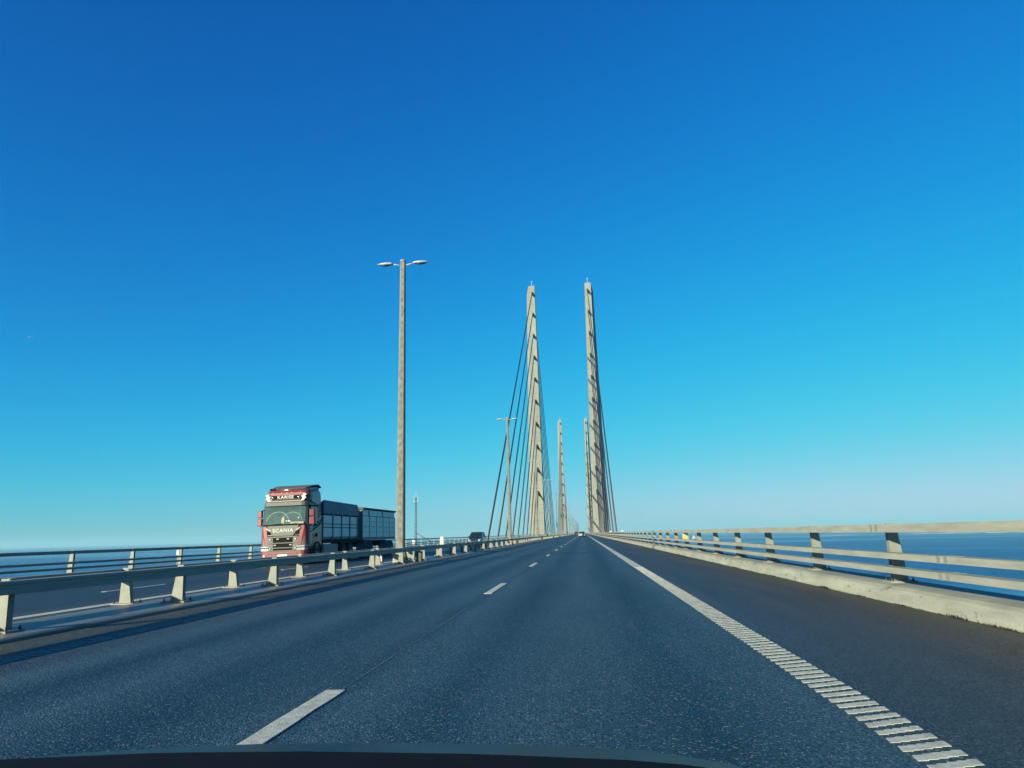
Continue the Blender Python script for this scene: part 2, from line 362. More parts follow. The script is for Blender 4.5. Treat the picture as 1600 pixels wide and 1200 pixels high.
# rubber expansion joints across the lanes, seam between the lanes
for y in (47.6, 187.6, 327.6): MB().box(-7.1, 4.6, y, y+0.16, -0.01, 0.005).build('expansion_joint', 'joint', road)
b = MB(); x = -2.02; rd = random.Random(3); pts = []
for i in range(90):
    y = 2.2+i*0.55; pts.append((x+rd.uniform(-.012, .012), y, rd.uniform(0.006, 0.014)))
for a, c in zip(pts, pts[1:]): b.add([(a[0]-a[2]+.09, a[1], .0022), (a[0]+a[2]+.09, a[1], .0022), (c[0]+c[2]+.09, c[1], .0022), (c[0]-c[2]+.09, c[1], .0022)], [(0,1,2,3)])
M_['seam'] = mat('seam_dust', (0.03, 0.065, 0.095), 0.8, var=0.6, scale=9, alb=1.0)
b.build('sealed_seam', 'seam', road)

M_['tar'] = mat('tar_stain', (0.05, 0.05, 0.05), 0.5, var=0.4, scale=6)
def patch(cx_, cy_, lx, ly, seed, m='tar'):
    rd = random.Random(seed); n = 22
    poly = [(cx_+lx*math.cos(2*math.pi*i/n)*rd.uniform(.55, 1), cy_+ly*math.sin(2*math.pi*i/n)*rd.uniform(.6, 1)) for i in range(n)]
    MB().prism(poly, 'z', 0.0005, 0.0022).build('stain', m, road)
patch(3.75, 9.9, 0.10, 0.55, 1); patch(3.5, 11.4, 0.05, 0.30, 2); patch(2.9, 15.0, 0.05, 0.5, 3); patch(0.55, 9.5, 0.05, 0.7, 4); patch(-4.2, 14.0, 0.06, 0.9, 6)

# ------------------------------------------------------------------ kerbs
KL = 24.0
def kerb(side):
    s = 1 if side > 0 else -1
    x0 = 4.60 if s > 0 else -20.62
    zb = 0 if s > 0 else zo(-20.6)
    root = MB().prism([(x0+s*0.80, -0.6), (x0+s*0.80, zb+0.235), (x0+s*0.03, zb+0.10), (x0+s*0.03, -0.6)], 'y', YN, YF).build('kerb', 'joint')
    struct(root, 'pale concrete kerb under the right guardrail' if s > 0 else 'pale concrete kerb under the far left guardrail')
    prof = [(0.0, -0.55), (0.0, 0.02), (0.035, 0.13), (0.075, 0.195), (0.14, 0.232), (0.24, 0.245), (0.83, 0.245), (0.86, 0.20), (0.86, -0.55)]
    me = MB().prism([(s*a, c) for a, c in prof], 'y', 0, KL-0.012).mesh('kerb_block'); me.materials.append(M_['kerb'])
    y = 47.6-KL*3
    while y < 260:
        place('kerb_block', me, root, (x0+random.uniform(-.004, .004), y, zb+random.uniform(-.003, .003)))
        y += KL
    MB().prism([(x0+s*a, zb+c) for a, c in prof], 'y', y, 2600).build('kerb_run', 'kerb', root)
kerb(1); kerb(-1)

# ------------------------------------------------------------------ outer guardrails
def bolt_mesh():
    b = MB(); b.lathe([(0.004, 0), (0.022, 0), (0.022, 0.02), (0.011, 0.021), (0.011, 0.055), (0.001, 0.056)], (0,0,0), 'z', 6)
    me = b.mesh('bolt'); me.materials.append(M_['bolt']); return me
BOLT = bolt_mesh()
def post_outer(s):
    b = MB()     # wide-flange post, straight on the traffic side and flaring outwards at the foot
    b.prism([(0, 0.03), (s*0.215, 0.03), (s*0.125, 0.93), (0, 0.93)], 'y', -0.012, 0.012)
    b.prism([(-s*0.006, 0.03), (s*0.012, 0.03), (s*0.012, 0.93), (-s*0.006, 0.93)], 'y', -0.06, 0.06)
    b.prism([(s*0.203, 0.03), (s*0.221, 0.03), (s*0.131, 0.93), (s*0.113, 0.93)], 'y', -0.06, 0.06)
    b.box(min(0, s*0.13), max(0, s*0.13), -0.06, 0.06, 0.925, 0.94)
    b.prism([(0, 0.03), (s*0.215, 0.03), (s*0.125, 0.93), (0, 0.93)], 'y', -0.058, -0.046)
    for zz in (0.85, 0.435, 0.22): b.box(min(-s*0.095, 0), max(-s*0.095, 0), -0.05, 0.05, zz-0.028, zz+0.028)
    me = b.mesh('post'); me.materials.append(M_['steel_post']); return me
def plate_outer(s):
    b = MB().box(min(-s*0.10, s*0.32), max(-s*0.10, s*0.32), -0.16, 0.16, -0.03, 0.03)
    me = b.mesh('base_plate'); me.materials.append(M_['steel_post']); return me
def rail_mesh(name, x0, x1, z0, z1, L):
    me = MB().box(x0, x1, 0, L, z0, z1).mesh(name); me.materials.append(M_['steel']); return me
def guardrail_outer(s, label):
    x = 4.97 if s > 0 else -21.0
    z = 0.245 if s > 0 else zo(-20.6)+0.30
    th = thing('guardrail', label, 'guardrail', (x, 0, z), 'guardrails along the bridge')
    pm, bm_ = post_outer(s), plate_outer(s)
    y = 12.5-4.02*6 if s > 0 else 28.25-4.05*10
    sp = 4.02 if s > 0 else 4.05
    far = MB(); k = 0
    while y < 1300:
        if y < 330:
            o = place('post', pm, th, (0, y, 0))
            if y < 110:
                place('base_plate', bm_, o, (0, 0, 0))
                if y < 45:
                    for bx_ in (-0.06, 0.27):
                        for by in (-0.11, 0.11): place('bolt', BOLT, o, (s*bx_, by, 0.03))
        else:
            far.prism([(-s*0.09, 0), (s*0.2, 0), (s*0.13, 0.93), (-s*0.09, 0.93)], 'y', y-0.06, y+0.06)
        y += sp; k += 1
    far.build('distant_posts', 'steel_post', th)['kind'] = 'stuff'
    # three box rails in lengths with a sleeve at each splice
    for nm, z0, z1, dpt in (('top_rail', 0.80, 0.925, 0.31), ('middle_rail', 0.40, 0.49, 0.30), ('lower_rail', 0.185, 0.275, 0.30)):
        xa, xb = sorted((-s*dpt, -s*0.09))
        L = 12.06
        me = rail_mesh(nm, xa, xb, z0, z1, L-0.004); y = -14.0+(2.1 if nm == 'top_rail' else 0)
        sm_ = MB().box(xa-0.004, xb+0.004, -0.15, -0.05, z0-0.004, z1+0.004).box(xa-0.004, xb+0.004, 0.05, 0.15, z0-0.004, z1+0.004).mesh('splice_sleeve'); sm_.materials.append(M_['splice'])
        while y < 330:
            o = place(nm, me, th, (0, y, 0))
            if y < 80: place('splice_sleeve', sm_, o, (0, L-0.006, 0))
            y += L
        MB().box(xa, xb, y, 2600, z0, z1).build(nm, 'steel', th)
    return th
guardrail_outer(1, 'pale galvanised three-bar guardrail on the right-hand kerb, faces lit by the sun')
guardrail_outer(-1, 'three-bar guardrail beyond the oncoming lanes, its bars dark against the sea')

# ------------------------------------------------------------------ median guardrails
def post_median(s):
    """s=+1: traffic on the +X side; plate seen broadside from the road, leaning in from a broad foot"""
    b = MB()
    poly = [(s*0.02, 0.02), (s*0.02-s*0.235, 0.02), (-s*0.12, 0.60), (-s*0.12, 0.68), (s*0.0, 0.68)]
    b.prism(poly, 'y', -0.055, -0.043)
    b.prism(poly, 'y', 0.043, 0.055)
    b.prism([(s*0.02, 0.02), (s*0.006, 0.02), (-s*0.012, 0.68), (0, 0.68)], 'y', -0.043, 0.043)
    b.prism([(-s*0.201, 0.02), (-s*0.215, 0.02), (-s*0.12, 0.60), (-s*0.106, 0.60)], 'y', -0.043, 0.043)
    me = b.mesh('post'); me.materials.append(M_['steel_post']); return me
def guardrail_median(s, label, x, y0, sp, zb=0.05):
    th = thing('guardrail', label, 'guardrail', (x, 0, zb), 'guardrails along the bridge')
    pm = post_median(s)
    bp = MB().box(min(-s*0.34, s*0.12), max(-s*0.34, s*0.12), -0.17, 0.17, 0.0, 0.025).mesh('base_plate'); bp.materials.append(M_['steel_post'])
    y = y0; far = MB()
    while y < 1300:
        if y < 330:
            o = place('post', pm, th, (0, y, 0))
            if y < 110:
                place('base_plate', bp, o)
                if y < 48:
                    for bx_ in (-0.30, 0.08):
                        for by in (-0.12, 0.12): place('bolt', BOLT, o, (s*bx_, by, 0.025))
        else: far.prism([(0, 0), (-s*0.25, 0), (-s*0.145, 0.7), (0, 0.7)], 'y', y-0.055, y+0.055)
        y += sp
    far.build('distant_posts', 'steel_post', th)['kind'] = 'stuff'
    # deep box beam with a shallow groove along its face
    pr = [(0.004, 0.49), (0.185, 0.49), (0.195, 0.50), (0.195, 0.555), (0.180, 0.57), (0.180, 0.605), (0.195, 0.62), (0.195, 0.645), (0.185, 0.66), (0.004, 0.66)]
    L = 12.6
    me = MB().prism([(s*a, c) for a, c in pr], 'y', 0, L-0.006).mesh('beam'); me.materials.append(M_['steel'])
    sl = MB().prism([(s*(a*1.02), 0.59+(c-0.59)*1.04) for a, c in pr], 'y', -0.16, 0.16).mesh('splice_sleeve'); sl.materials.append(M_['splice'])
    y = y0-4.2*2-1.3
    while y < 330:
        o = place('beam', me, th, (0, y, 0))
        if y < 80: place('splice_sleeve', sl, o, (0, L-0.007, 0))
        y += L
    MB().prism([(s*a, c) for a, c in pr], 'y', y, 2600).build('beam', 'steel', th)
    return th
guardrail_median(1, 'low single-beam guardrail at the near edge of the median, its face in shadow', -7.60, 9.10-4.2*4, 4.20)
guardrail_median(-1, 'low single-beam guardrail at the far edge of the median facing the oncoming lanes', -8.92, 13.45-4.3*5, 4.30, 0.012)

# ------------------------------------------------------------------ pylons and stay cables
PYL_H = 149.0
def lerp(a, b, t_): return a+(b-a)*t_
def pylon(side, y, label, ncab=10, cables=True):
    s = side
    th = thing('pylon', label, 'bridge pylon', (XC, y, 0), 'free-standing concrete pylons of the cable-stayed span')
    def section(z, inset=0.0):
        t_ = z/PYL_H
        xi, xm, xa = lerp(13.72, 15.2, t_), lerp(20.0, 18.9, t_), lerp(22.6, 20.1, t_)
        dep = lerp(10.0, 6.4, t_); i = inset
        # pentagon: front face at local y = 0, outer faces run back to an apex
        return [(s*(xi+i), i), (s*(xm-i*.6), i), (s*(xa-i), dep/2), (s*(xm-i*.6), dep-i), (s*(xi+i), dep-i)]
    LIFT = 4.6; z = -0.9; k = 0
    top = PYL_H-4.4
    zs = []
    while z < top-0.5: zs.append((z, min(z+LIFT, top))); z += LIFT
    for a, c in zs:
        rings = [[(x, yy, zz) for x, yy in section(max(zz, 0), ins)] for zz, ins in ((a, 0.10), (a+0.10, 0.0), (c-0.10, 0.0), (c, 0.10))]
        MB().loft(rings).build('concrete_lift', 'concrete', th)
    # cap: flat over the inner half, sloping down to the outer apex
    sec = section(top); sec2 = section(PYL_H)
    b = MB(); base = [(x, yy, top) for x, yy in sec]
    tp = [(sec2[0][0], sec2[0][1], PYL_H), (sec2[1][0], sec2[1][1], PYL_H), (sec2[2][0], sec2[2][1], top+0.2), (sec2[3][0], sec2[3][1], PYL_H), (sec2[4][0], sec2[4][1], PYL_H)]
    b.add(base+tp, [(0,1,6,5), (1,2,7,6), (2,3,8,7), (3,4,9,8), (4,0,5,9), (5,6,8,9), (6,7,8)])
    b.build('cap', 'concrete', th)
    # lower leg down to the sea
    MB().loft([[(x*1.0, yy, SEA_Z-2) for x, yy in section(0)], [(x, yy, -0.9) for x, yy in section(0)]]).build('lower_leg', 'concrete', th)
    # beacon mast on the top
    b = MB().tube((s*17.0, 3, PYL_H-0.1), (s*17.0, 3, PYL_H+4.2), 0.16, 0.12, 8).box(s*17.0-.55, s*17.0+.55, 2.9, 3.1, PYL_H+3.6, PYL_H+3.85)
    b.build('beacon_mast', 'lamp_head', th)
    # ten pairs of stays to each side, parallel, in one vertical plane
    xcab = s*16.7
    dz, dyd = 13.3, 21.7
    for k in range(ncab):
        zt = 144.4-dz*k; run = 223-dyd*k
        for sg in (-1, 1):
            ya = 0 if sg < 0 else lerp(10.0, 6.4, zt/PYL_H)
            yb = ya+sg*run
            d = Vector((0, sg*run, -zt-0.4)).normalized()
            b = MB()
            for off in (0.42, -0.42):
                b.tube((xcab, ya, zt+off), (xcab, yb, -0.4+off*0.9), 0.19, n=7)
            b.build('stay_cable', 'cable', th)
            if sg < 0 or k % 2 == 0:
                a0 = Vector((xcab, ya-sg*0.3, zt)); a1 = a0+d*2.6
                b = MB()
                for q in (a0,): b.loft([[a0+Vector((-.45, 0, -.95)), a0+Vector((.45, 0, -.95)), a0+Vector((.45, 0, .95)), a0+Vector((-.45, 0, .95))],
                                        [a1+Vector((-.26, 0, -.72)), a1+Vector((.26, 0, -.72)), a1+Vector((.26, 0, .72)), a1+Vector((-.26, 0, .72))]])
                b.build('anchor_box', 'anchor', th)
            # outrigger that carries the lower anchorage
            b = MB().prism([(s*13.5, -1.25), (s*17.2, -1.1), (s*17.2, -0.55), (s*13.5, -0.65)], 'y', yb-0.5, yb+0.5)
            b.build('outrigger', 'deck', th)
    return th
pylon(-1, 410, 'pale concrete pylon left of the road, nearer pair, steel stays fanning left of it')
pylon(1, 410, 'tall concrete pylon right of the road, nearer pair, shaded outer face')
pylon(-1, 934, 'small distant concrete pylon left of the road, farther pair')
pylon(1, 934, 'small distant concrete pylon right of the road, mostly beside the nearer one')

# ------------------------------------------------------------------ lamp posts on the median
ORD = ['first', 'second', 'third', 'fourth', 'fifth', 'sixth', 'seventh', 'eighth', 'ninth', 'tenth', 'eleventh', 'twelfth', 'thirteenth', 'fourteenth']
LAMP_H = 14.35
def oct_ring(w, d, z, ch=0.28):
    a, c = w/2, d/2; e = a*ch; f = c*ch
    return [(-a+e, -c, z), (a-e, -c, z), (a, -c+f, z), (a, c-f, z), (a-e, c, z), (-a+e, c, z), (-a, c-f, z), (-a, -c+f, z)]
def make_lamp():
    th = thing('lamp_post', 'x', 'lamp post', (XC-0.05, 32.2, 0.05), 'double-armed lamp posts on the median')
    # concrete mast, tapering, with the casting marks along its face
    rings = []
    for i in range(25):
        z = 0.55+(LAMP_H-0.55)*i/24; wd = lerp(0.37, 0.23, i/24)
        rings.append(oct_ring(wd, wd, z))
    MB().loft(rings).build('mast', 'lamp_pole', th)
    mk = MB()
    for i in range(34):
        z = 0.95+i*0.39; wd = lerp(0.37, 0.23, (z-.55)/(LAMP_H-.55))
        ww = wd*0.36; mk.box(-ww*0.5, ww*0.5, -wd/2-0.007, -wd/2+0.01, z, z+0.17)
    mk.build('step_marks', 'lamp_mark', th)['kind'] = 'stuff'
    MB().loft([oct_ring(0.62, 0.60, 0.0), oct_ring(0.60, 0.58, 0.16), oct_ring(0.46, 0.46, 0.50), oct_ring(0.42, 0.42, 0.56)]).build('foot', 'kerb', th, bevel=0.01)
    MB().prism([(0.16, 0.62), (0.26, 0.62), (0.42, 0.36), (0.58, 0.30), (0.60, 0.52), (0.66, 0.52), (0.66, 0.10), (0.45, 0.12), (0.16, 0.34)], 'y', -0.10, 0.10).build('bracket', 'steel_post', th, bevel=0.008)
    MB().box(-0.30, 0.72, -0.22, 0.22, -0.02, 0.075).build('plinth', 'kerb', th, bevel=0.015)
    MB().box(0.70, 0.94, 0.10, 0.36, 0.0, 0.46).build('cable_cabinet', 'anchor', th, bevel=0.01)
    MB().lathe([(0.15, 0), (0.15, 0.05), (0.04, 0.09), (0.001, 0.1)], (0, 0, LAMP_H-0.01), 'z', 8).build('mast_cap', 'lamp_head', th)
    for s in (-1, 1):
        MB().tube((s*0.08, 0, LAMP_H-0.22), (s*0.62, 0, LAMP_H-0.10), 0.028, 0.026, 8).build('arm', 'lamp_head', th)
        # cobra-shaped lantern: flat belly, rounded back
        rings = []
        for i in range(11):
            u = i/10; x = 0.52+0.76*u
            wd = 0.14*(math.sin(math.pi*min(1, 0.18+u*0.80))**0.6); hh = 0.095*(math.sin(math.pi*min(1, 0.22+u*0.76))**0.7)
            z0 = LAMP_H-0.12+0.012*u
            ring = []
            for j in range(12):
                a = 2*math.pi*j/12; zz = math.sin(a)
                ring.append((s*x, wd*math.cos(a), z0+(hh*zz if zz > 0 else hh*0.55*zz)))
            rings.append(ring)
        hd = MB().loft(rings, True).build('lantern', 'lamp_head', th)
        rings = []
        for i in range(7):
            u = i/6; x = 0.66+0.46*u; q = math.sin(math.pi*(0.06+0.88*u))**0.6
            rings.append([(s*x, 0.115*q*math.cos(2*math.pi*j/10), LAMP_H-0.165+0.045*q*math.sin(2*math.pi*j/10)) for j in range(10)])
        MB().loft(rings, True).build('lamp_glass', 'lamp_glass', hd)
    return th
lamp = make_lamp()
for k in range(27):
    o = lamp if k == 0 else copy_tree(lamp)
    o.location.y = 32.2+48.9*k
    if k == 0: o['label'] = 'tall nearest double-armed lamp post rising above the truck trailer'
    elif k == 1: o['label'] = 'second double-armed lamp post, in front of the left stay cables'
    elif k < 9: o['label'] = ORD[k]+' double-armed lamp post along the median, counted from the nearest'
    else: o['label'] = 'tiny far double-armed lamp post in the row beyond the left pylons'

# ------------------------------------------------------------------ small markers on the rails
def marker(loc, wd, hh, label, bracket=0.25, dp=0.05):
    th = thing('reflector_marker', label, 'road marker', loc, 'white markers along the rails')
    MB().prism([(-wd/2, bracket), (wd/2, bracket), (wd/2, bracket+hh*0.85), (wd*0.28, bracket+hh), (-wd*0.28, bracket+hh), (-wd/2, bracket+hh*0.85)], 'y', -dp/2, dp/2).build('plate', 'white', th, bevel=0.006)
    MB().box(-0.025, 0.025, -0.018, 0.018, 0, bracket+0.05).build('bracket', 'steel_post', th)
    MB().box(-wd*0.3, wd*0.3, -dp/2-0.006, -dp/2-0.001, bracket+hh*0.70, bracket+hh*0.86).build('reflector', 'yellow', th)
    return th
marker((XC+0.05, 41.3, 0.05), 0.20, 0.46, 'white marker plate standing on the median just past the nearest lamp post', 0.62)
marker((XC-0.62, 31.0, 0.05), 0.13, 0.36, 'short white marker under the trailer beside the nearest lamp foot', 0.08)
marker((-20.9, 35.8, zo(-20.6)+0.245), 0.14, 0.26, 'small white marker on the far left guardrail left of the truck', 0.58)
marker((-20.9, 88, zo(-20.6)+0.245), 0.36, 0.65, 'white marker plate on the far left rail behind the nearest lamp post', 0.30)
marker((5.05, 96, 0.245), 0.34, 0.40, 'white marker box on the right rail, nearer of the two by the pylon', 0.72)
marker((5.05, 137, 0.245), 0.34, 0.45, 'white marker box on the right rail, farther of the two by the pylon', 0.72)
# yellow house-shaped box
th = thing('emergency_marker', 'yellow house-shaped box with white peak on the right guardrail', 'marker box', (4.90, 36.1, 0.245))
MB().prism([(-0.14, 0.46), (0.14, 0.46), (0.14, 0.70), (0.02, 0.83), (-0.14, 0.72)], 'y', -0.30, -0.22).build('box', 'yellow', th, bevel=0.006)
MB().prism([(-0.142, 0.685), (0.142, 0.685), (0.142, 0.705), (0.022, 0.835), (-0.142, 0.725)], 'y', -0.304, -0.216).build('peak', 'white', th)
MB().box(-0.03, 0.03, -0.22, -0.05, 0.50, 0.56).build('bracket', 'steel_post', th)

# lattice mast outside the far left rail
th = thing('lattice_mast', 'slender lattice mast with aerials beyond the far left guardrail', 'mast', (-22.6, 96.4, -0.5))
b = MB(); hw = 0.11; H = 6.9
for sx_, sy_ in ((-1,-1),(1,-1),(1,1),(-1,1)): b.tube((sx_*hw, sy_*hw, 0), (sx_*hw*.8, sy_*hw*.8, H), 0.02, n=5)
b.build('legs_frame', 'bolt', th)
for k in range(14):
    z0 = 0.4+k*0.45; b = MB()
    for a_, c_ in (((-1,-1),(1,-1)), ((1,-1),(1,1)), ((1,1),(-1,1)), ((-1,1),(-1,-1))):
        b.tube((a_[0]*hw*.93, a_[1]*hw*.93, z0), (c_[0]*hw*.9, c_[1]*hw*.9, z0+0.45), 0.011, n=4)
    b.build('brace', 'bolt', th)
for dx_, h0 in ((-0.26, 6.3), (0.0, 6.9), (0.26, 6.3)):
    MB().tube((dx_, 0, h0), (dx_*1.05, 0, h0+0.85), 0.045, 0.03, 6).build('aerial', 'white', th)
MB().box(-0.30, 0.30, -0.05, 0.05, 6.35, 6.45).build('crossarm', 'white', th)
MB().tube((0.15, 0, 2.1), (2.0, 0, 1.0), 0.05, n=6).build('stay_arm', 'bolt', th)
MB().box(-0.5, 1.6, -0.5, 0.5, -0.9, 0.0).build('platform', 'deck', th)

# ------------------------------------------------------------------ vehicles
def wheel(parent, c, r, wd, side, name='wheel', n=22):
    w_ = MB().lathe([(r*0.60, -wd/2+0.01), (r*0.94, -wd/2), (r, -wd/2+0.03), (r, wd/2-0.03), (r*0.94, wd/2), (r*0.60, wd/2-0.01)], c, 'x', n).build(name, 'rubber', parent)
    o = side*wd*0.46
    MB().lathe([(r*0.60, -wd*.3), (r*0.62, o), (r*0.55, o*0.9), (r*0.30, o*0.7), (r*0.28, o*1.15), (r*0.05, o*1.2)] if side > 0 else
               [(r*0.05, o*1.2), (r*0.28, o*1.15), (r*0.30, o*0.7), (r*0.55, o*0.9), (r*0.62, o), (r*0.60, wd*.3)], c, 'x', n).build('rim', 'rim', w_)
    return w_
def text_mesh(s, size, depth, m, name, parent, loc, rot, sx_=1.0):
    cu = bpy.data.curves.new(name, 'FONT'); cu.body = s; cu.size = size; cu.extrude = depth; cu.align_x = 'CENTER'; cu.align_y = 'CENTER'
    cu.offset = size*0.012; cu.space_character = 1.12
    to = bpy.data.objects.new('tmp', cu); C.objects.link(to)
    bpy.context.view_layer.update()
    me = bpy.data.meshes.new_from_object(to.evaluated_get(bpy.context.evaluated_depsgraph_get()))
    bpy.data.objects.remove(to); me.name = name; me.materials.clear(); me.materials.append(M_[m])
    return place(name, me, parent, loc, scale=(sx_, 1, 1), rot=rot)

def paint(name, col, rough=0.3, metal=0.0, coat=0.3):
    m, t, p = principled(name)
    p.inputs['Roughness'].default_value = rough; p.inputs['Metallic'].default_value = metal
    p.inputs['Coat Weight'].default_value = coat; p.inputs['Coat Roughness'].default_value = 0.15
    g = N(t, 'ShaderNodeNewGeometry'); n = N(t, 'ShaderNodeTexNoise'); n.inputs['Scale'].default_value = 2.5; n.inputs['Detail'].default_value = 7
    t.links.new(g.outputs['Position'], n.inputs['Vector'])
    r = N(t, 'ShaderNodeValToRGB'); r.color_ramp.elements[0].position = 0.3; r.color_ramp.elements[1].position = 0.7
    r.color_ramp.elements[0].color = tuple(c*0.75*ALB+0.006 for c in col)+(1,); r.color_ramp.elements[1].color = tuple(c*ALB for c in col)+(1,)
    t.links.new(n.outputs[0], r.inputs[0]); t.links.new(r.outputs[0], p.inputs['Base Color'])
    return m
M_['truck_red'] = paint('truck_red', (0.40, 0.032, 0.050), 0.55, 0, 0.05)
M_['truck_side'] = paint('truck_side_grey', (0.20, 0.20, 0.22), 0.35)
M_['truck_grille'] = mat('truck_grille_grey', (0.15, 0.16, 0.14), 0.55, metal=0.1, var=0.15, scale=14)
M_['body_dark'] = mat('tipper_dark', (0.05, 0.15, 0.22), 0.6, alb=0.8, var=0.3, scale=1.5)
M_['body_light'] = mat('tipper_panel', (0.48, 0.58, 0.52), 0.5, alb=1.0, var=0.2, scale=2.0)
M_['trailer_panel'] = mat('trailer_panel', (0.54, 0.66, 0.58), 0.5, alb=1.0, var=0.16, scale=2.0)
M_['trailer_front'] = mat('trailer_front', (0.46, 0.44, 0.34), 0.6, var=0.25, scale=2.0)
M_['tank'] = mat('fuel_tank_metal', (0.30, 0.36, 0.38), 0.5, var=0.25, scale=4)
M_['tarp'] = mat('tarpaulin', (0.16, 0.15, 0.14), 0.8, var=0.2, scale=3)
M_['truck_glass'] = mat('truck_windscreen', (0.11, 0.19, 0.18), 0.08, var=0.35, scale=1.2)
M_['paintwhite'] = mat('bright_lettering', (0.40, 0.40, 0.38), 0.5, alb=1.0, var=0.05, scale=12)
M_['wiped'] = mat('wiped_glass', (0.34, 0.46, 0.42), 0.2, var=0.3, scale=3)
M_['cream'] = mat('cream_cloth', (0.60, 0.56, 0.40), 0.8, var=0.15, scale=8)

def make_truck():
    th = thing('tipper_truck', 'red-fronted tipper truck with lit name board coming towards the camera', 'truck', (-16.21, 38.0, zo(-16.2)), rot=(0, R(-1.1), 0))
    th.scale = (1.045, 1, 1.03)
    # --- cab: lofted shell, front at y=0
    def ring(z, yf, hw, rc, yb=2.28):
        # plan outline with rounded front corners
        pts = [(-hw, yb), (-hw, yf+rc)]
        for a in (20, 45, 70): pts.append((-hw+rc-rc*math.cos(R(a)), yf+rc-rc*math.sin(R(a))))
        pts += [(-hw+rc, yf), (hw-rc, yf)]
        for a in (70, 45, 20): pts.append((hw-rc+rc*math.cos(R(a)), yf+rc-rc*math.sin(R(a))))
        pts += [(hw, yf+rc), (hw, yb)]
        return [(x, y, z) for x, y in pts]
    secs = [(0.62, 0.02, 1.22, 0.20), (1.00, 0.0, 1.25, 0.22), (1.72, 0.02, 1.25, 0.24), (2.14, 0.06, 1.24, 0.24)]
    MB().loft([ring(*q) for q in secs], smooth=True).build('cab_body', 'truck_side', th)
    secs = [(2.14, 0.06, 1.24, 0.24), (2.60, 0.14, 1.21, 0.26), (3.10, 0.24, 1.18, 0.28), (3.32, 0.29, 1.17, 0.28)]
    MB().loft([ring(*q) for q in secs], smooth=True).build('cab_upper', 'truck_side', th)
    secs = [(3.32, 0.27, 1.18, 0.30), (3.50, 0.30, 1.18, 0.32), (3.78, 0.40, 1.16, 0.36), (3.92, 0.56, 1.10, 0.36), (3.98, 0.80, 1.00, 0.34)]
    MB().loft([ring(*q) for q in secs], smooth=True).build('cab_roof', 'truck_side', th)
    # red front skins wrapping the corners
    def skin(name, z0, z1, y0, y1, hw0, hw1, m, t_=0.02, full=True, x_in=None):
        rings = []
        for z, yf, hw in ((z0, y0, hw0), (z1, y1, hw1)):
            rc = 0.30
            o = []; i_ = []
            if full:
                o = [(-hw-.012, yf+rc+.08)]+[(-hw-.012+rc-rc*math.cos(R(a)), yf-.012+rc-rc*math.sin(R(a))) for a in (0, 30, 60, 90)]
                o += [(hw+.012-rc+rc*math.cos(R(a)), yf-.012+rc-rc*math.sin(R(a))) for a in (90, 60, 30, 0)]+[(hw+.012, yf+rc+.08)]
            rings.append([(x, y, z) for x, y in o]+[(x*0.975, y+t_+0.02, z) for x, y in o[::-1]])
        return MB().loft(rings, smooth=False).build(name, m, th)
    skin('roof_front', 3.34, 3.80, 0.28, 0.38, 1.18, 1.16, 'truck_red'); skin('roof_brow', 3.80, 3.95, 0.38, 0.52, 1.16, 1.08, 'truck_red')
    skin('lower_bumper', 0.36, 0.75, -0.02, -0.02, 1.22, 1.25, 'truck_red')
    skin('sun_visor', 3.10, 3.30, 0.10, 0.16, 1.20, 1.19, 'truck_grille')
    for s in (-1, 1):
        # red corner panels beside the grille
        o = [(s*0.86, -0.03), (s*1.05, -0.02), (s*1.18, 0.06), (s*1.265, 0.20), (s*1.265, 0.42), (s*1.23, 0.42), (s*1.10, 0.12), (s*0.86, 0.05)]
        MB().loft([[(x+(-s*0.10 if abs(x) < 1.1 else 0), y, 1.03) for x, y in o], [(x+(-s*0.02 if abs(x) < 1.1 else 0), y+.01, 1.50) for x, y in o], [(x+(s*0.07 if abs(x) < 1.1 else 0), y+.05, 2.06) for x, y in o]]).build('corner_panel', 'truck_red', th, bevel=0.012)
        # headlight with chrome brow
        o2 = [(s*0.74, -0.055), (s*1.16, -0.015), (s*1.275, 0.16), (s*1.24, 0.20), (s*0.76, 0.06)]
        hl = MB().loft([[(x, y, 0.76) for x, y in o2], [(x, y, 1.01) for x, y in o2]]).build('headlight', 'headlight', th, bevel=0.02)
        MB().loft([[(x*1.004, y-.012, 0.90) for x, y in o2], [(x*1.004, y-.012, 0.94) for x, y in o2]]).build('brow', 'black', hl)
        # fog light in the bumper
        MB().lathe([(0.01, -.03), (0.075, -.025), (0.085, 0.02), (0.085, 0.06)], (s*0.96, -0.045, 0.50), 'y', 12).build('fog_light', 'headlight', th)
    # windscreen, leaning back and wrapped round
    rg = []
    for z, yf, hw in ((2.13, 0.035, 1.235), (2.62, 0.125, 1.215), (3.08, 0.215, 1.19)):
        o = [(-hw, yf+0.16), (-hw+.10, yf+0.05), (-hw+.32, yf), (hw-.32, yf), (hw-.10, yf+0.05), (hw, yf+0.16)]
        rg.append([(x, y, z) for x, y in o]+[(x*.98, y+.05, z) for x, y in o[::-1]])
    ws = MB().loft(rg).build('windscreen', 'truck_glass', th)
    # wiped arcs and wipers
    for cx_, r_ in ((-0.35, 0.62), (0.42, 0.58)):
        b = MB()
        for i in range(14):
            a0, a1 = R(12+i*11), R(12+(i+1)*11)
            P = lambda a, r: (cx_+r*math.cos(a), 0.022+0.178*((r*math.sin(a)+.04)), 2.16+r*math.sin(a))
            b.add([P(a0, r_), P(a1, r_), P(a1, r_+.02), P(a0, r_+.02)], [(0,1,2,3)])
        b.build('wiper_arc', 'wiped', ws)
    for x0, x1 in ((-0.85, -0.05), (0.0, 0.85)):
        MB().tube((x0, 0.005, 2.10), (x1, 0.025, 2.17), 0.014, n=6).build('wiper', 'black', ws)
    MB().box(-1.12, 1.12, -0.005, 0.12, 2.05, 2.125).build('scuttle', 'black', th)
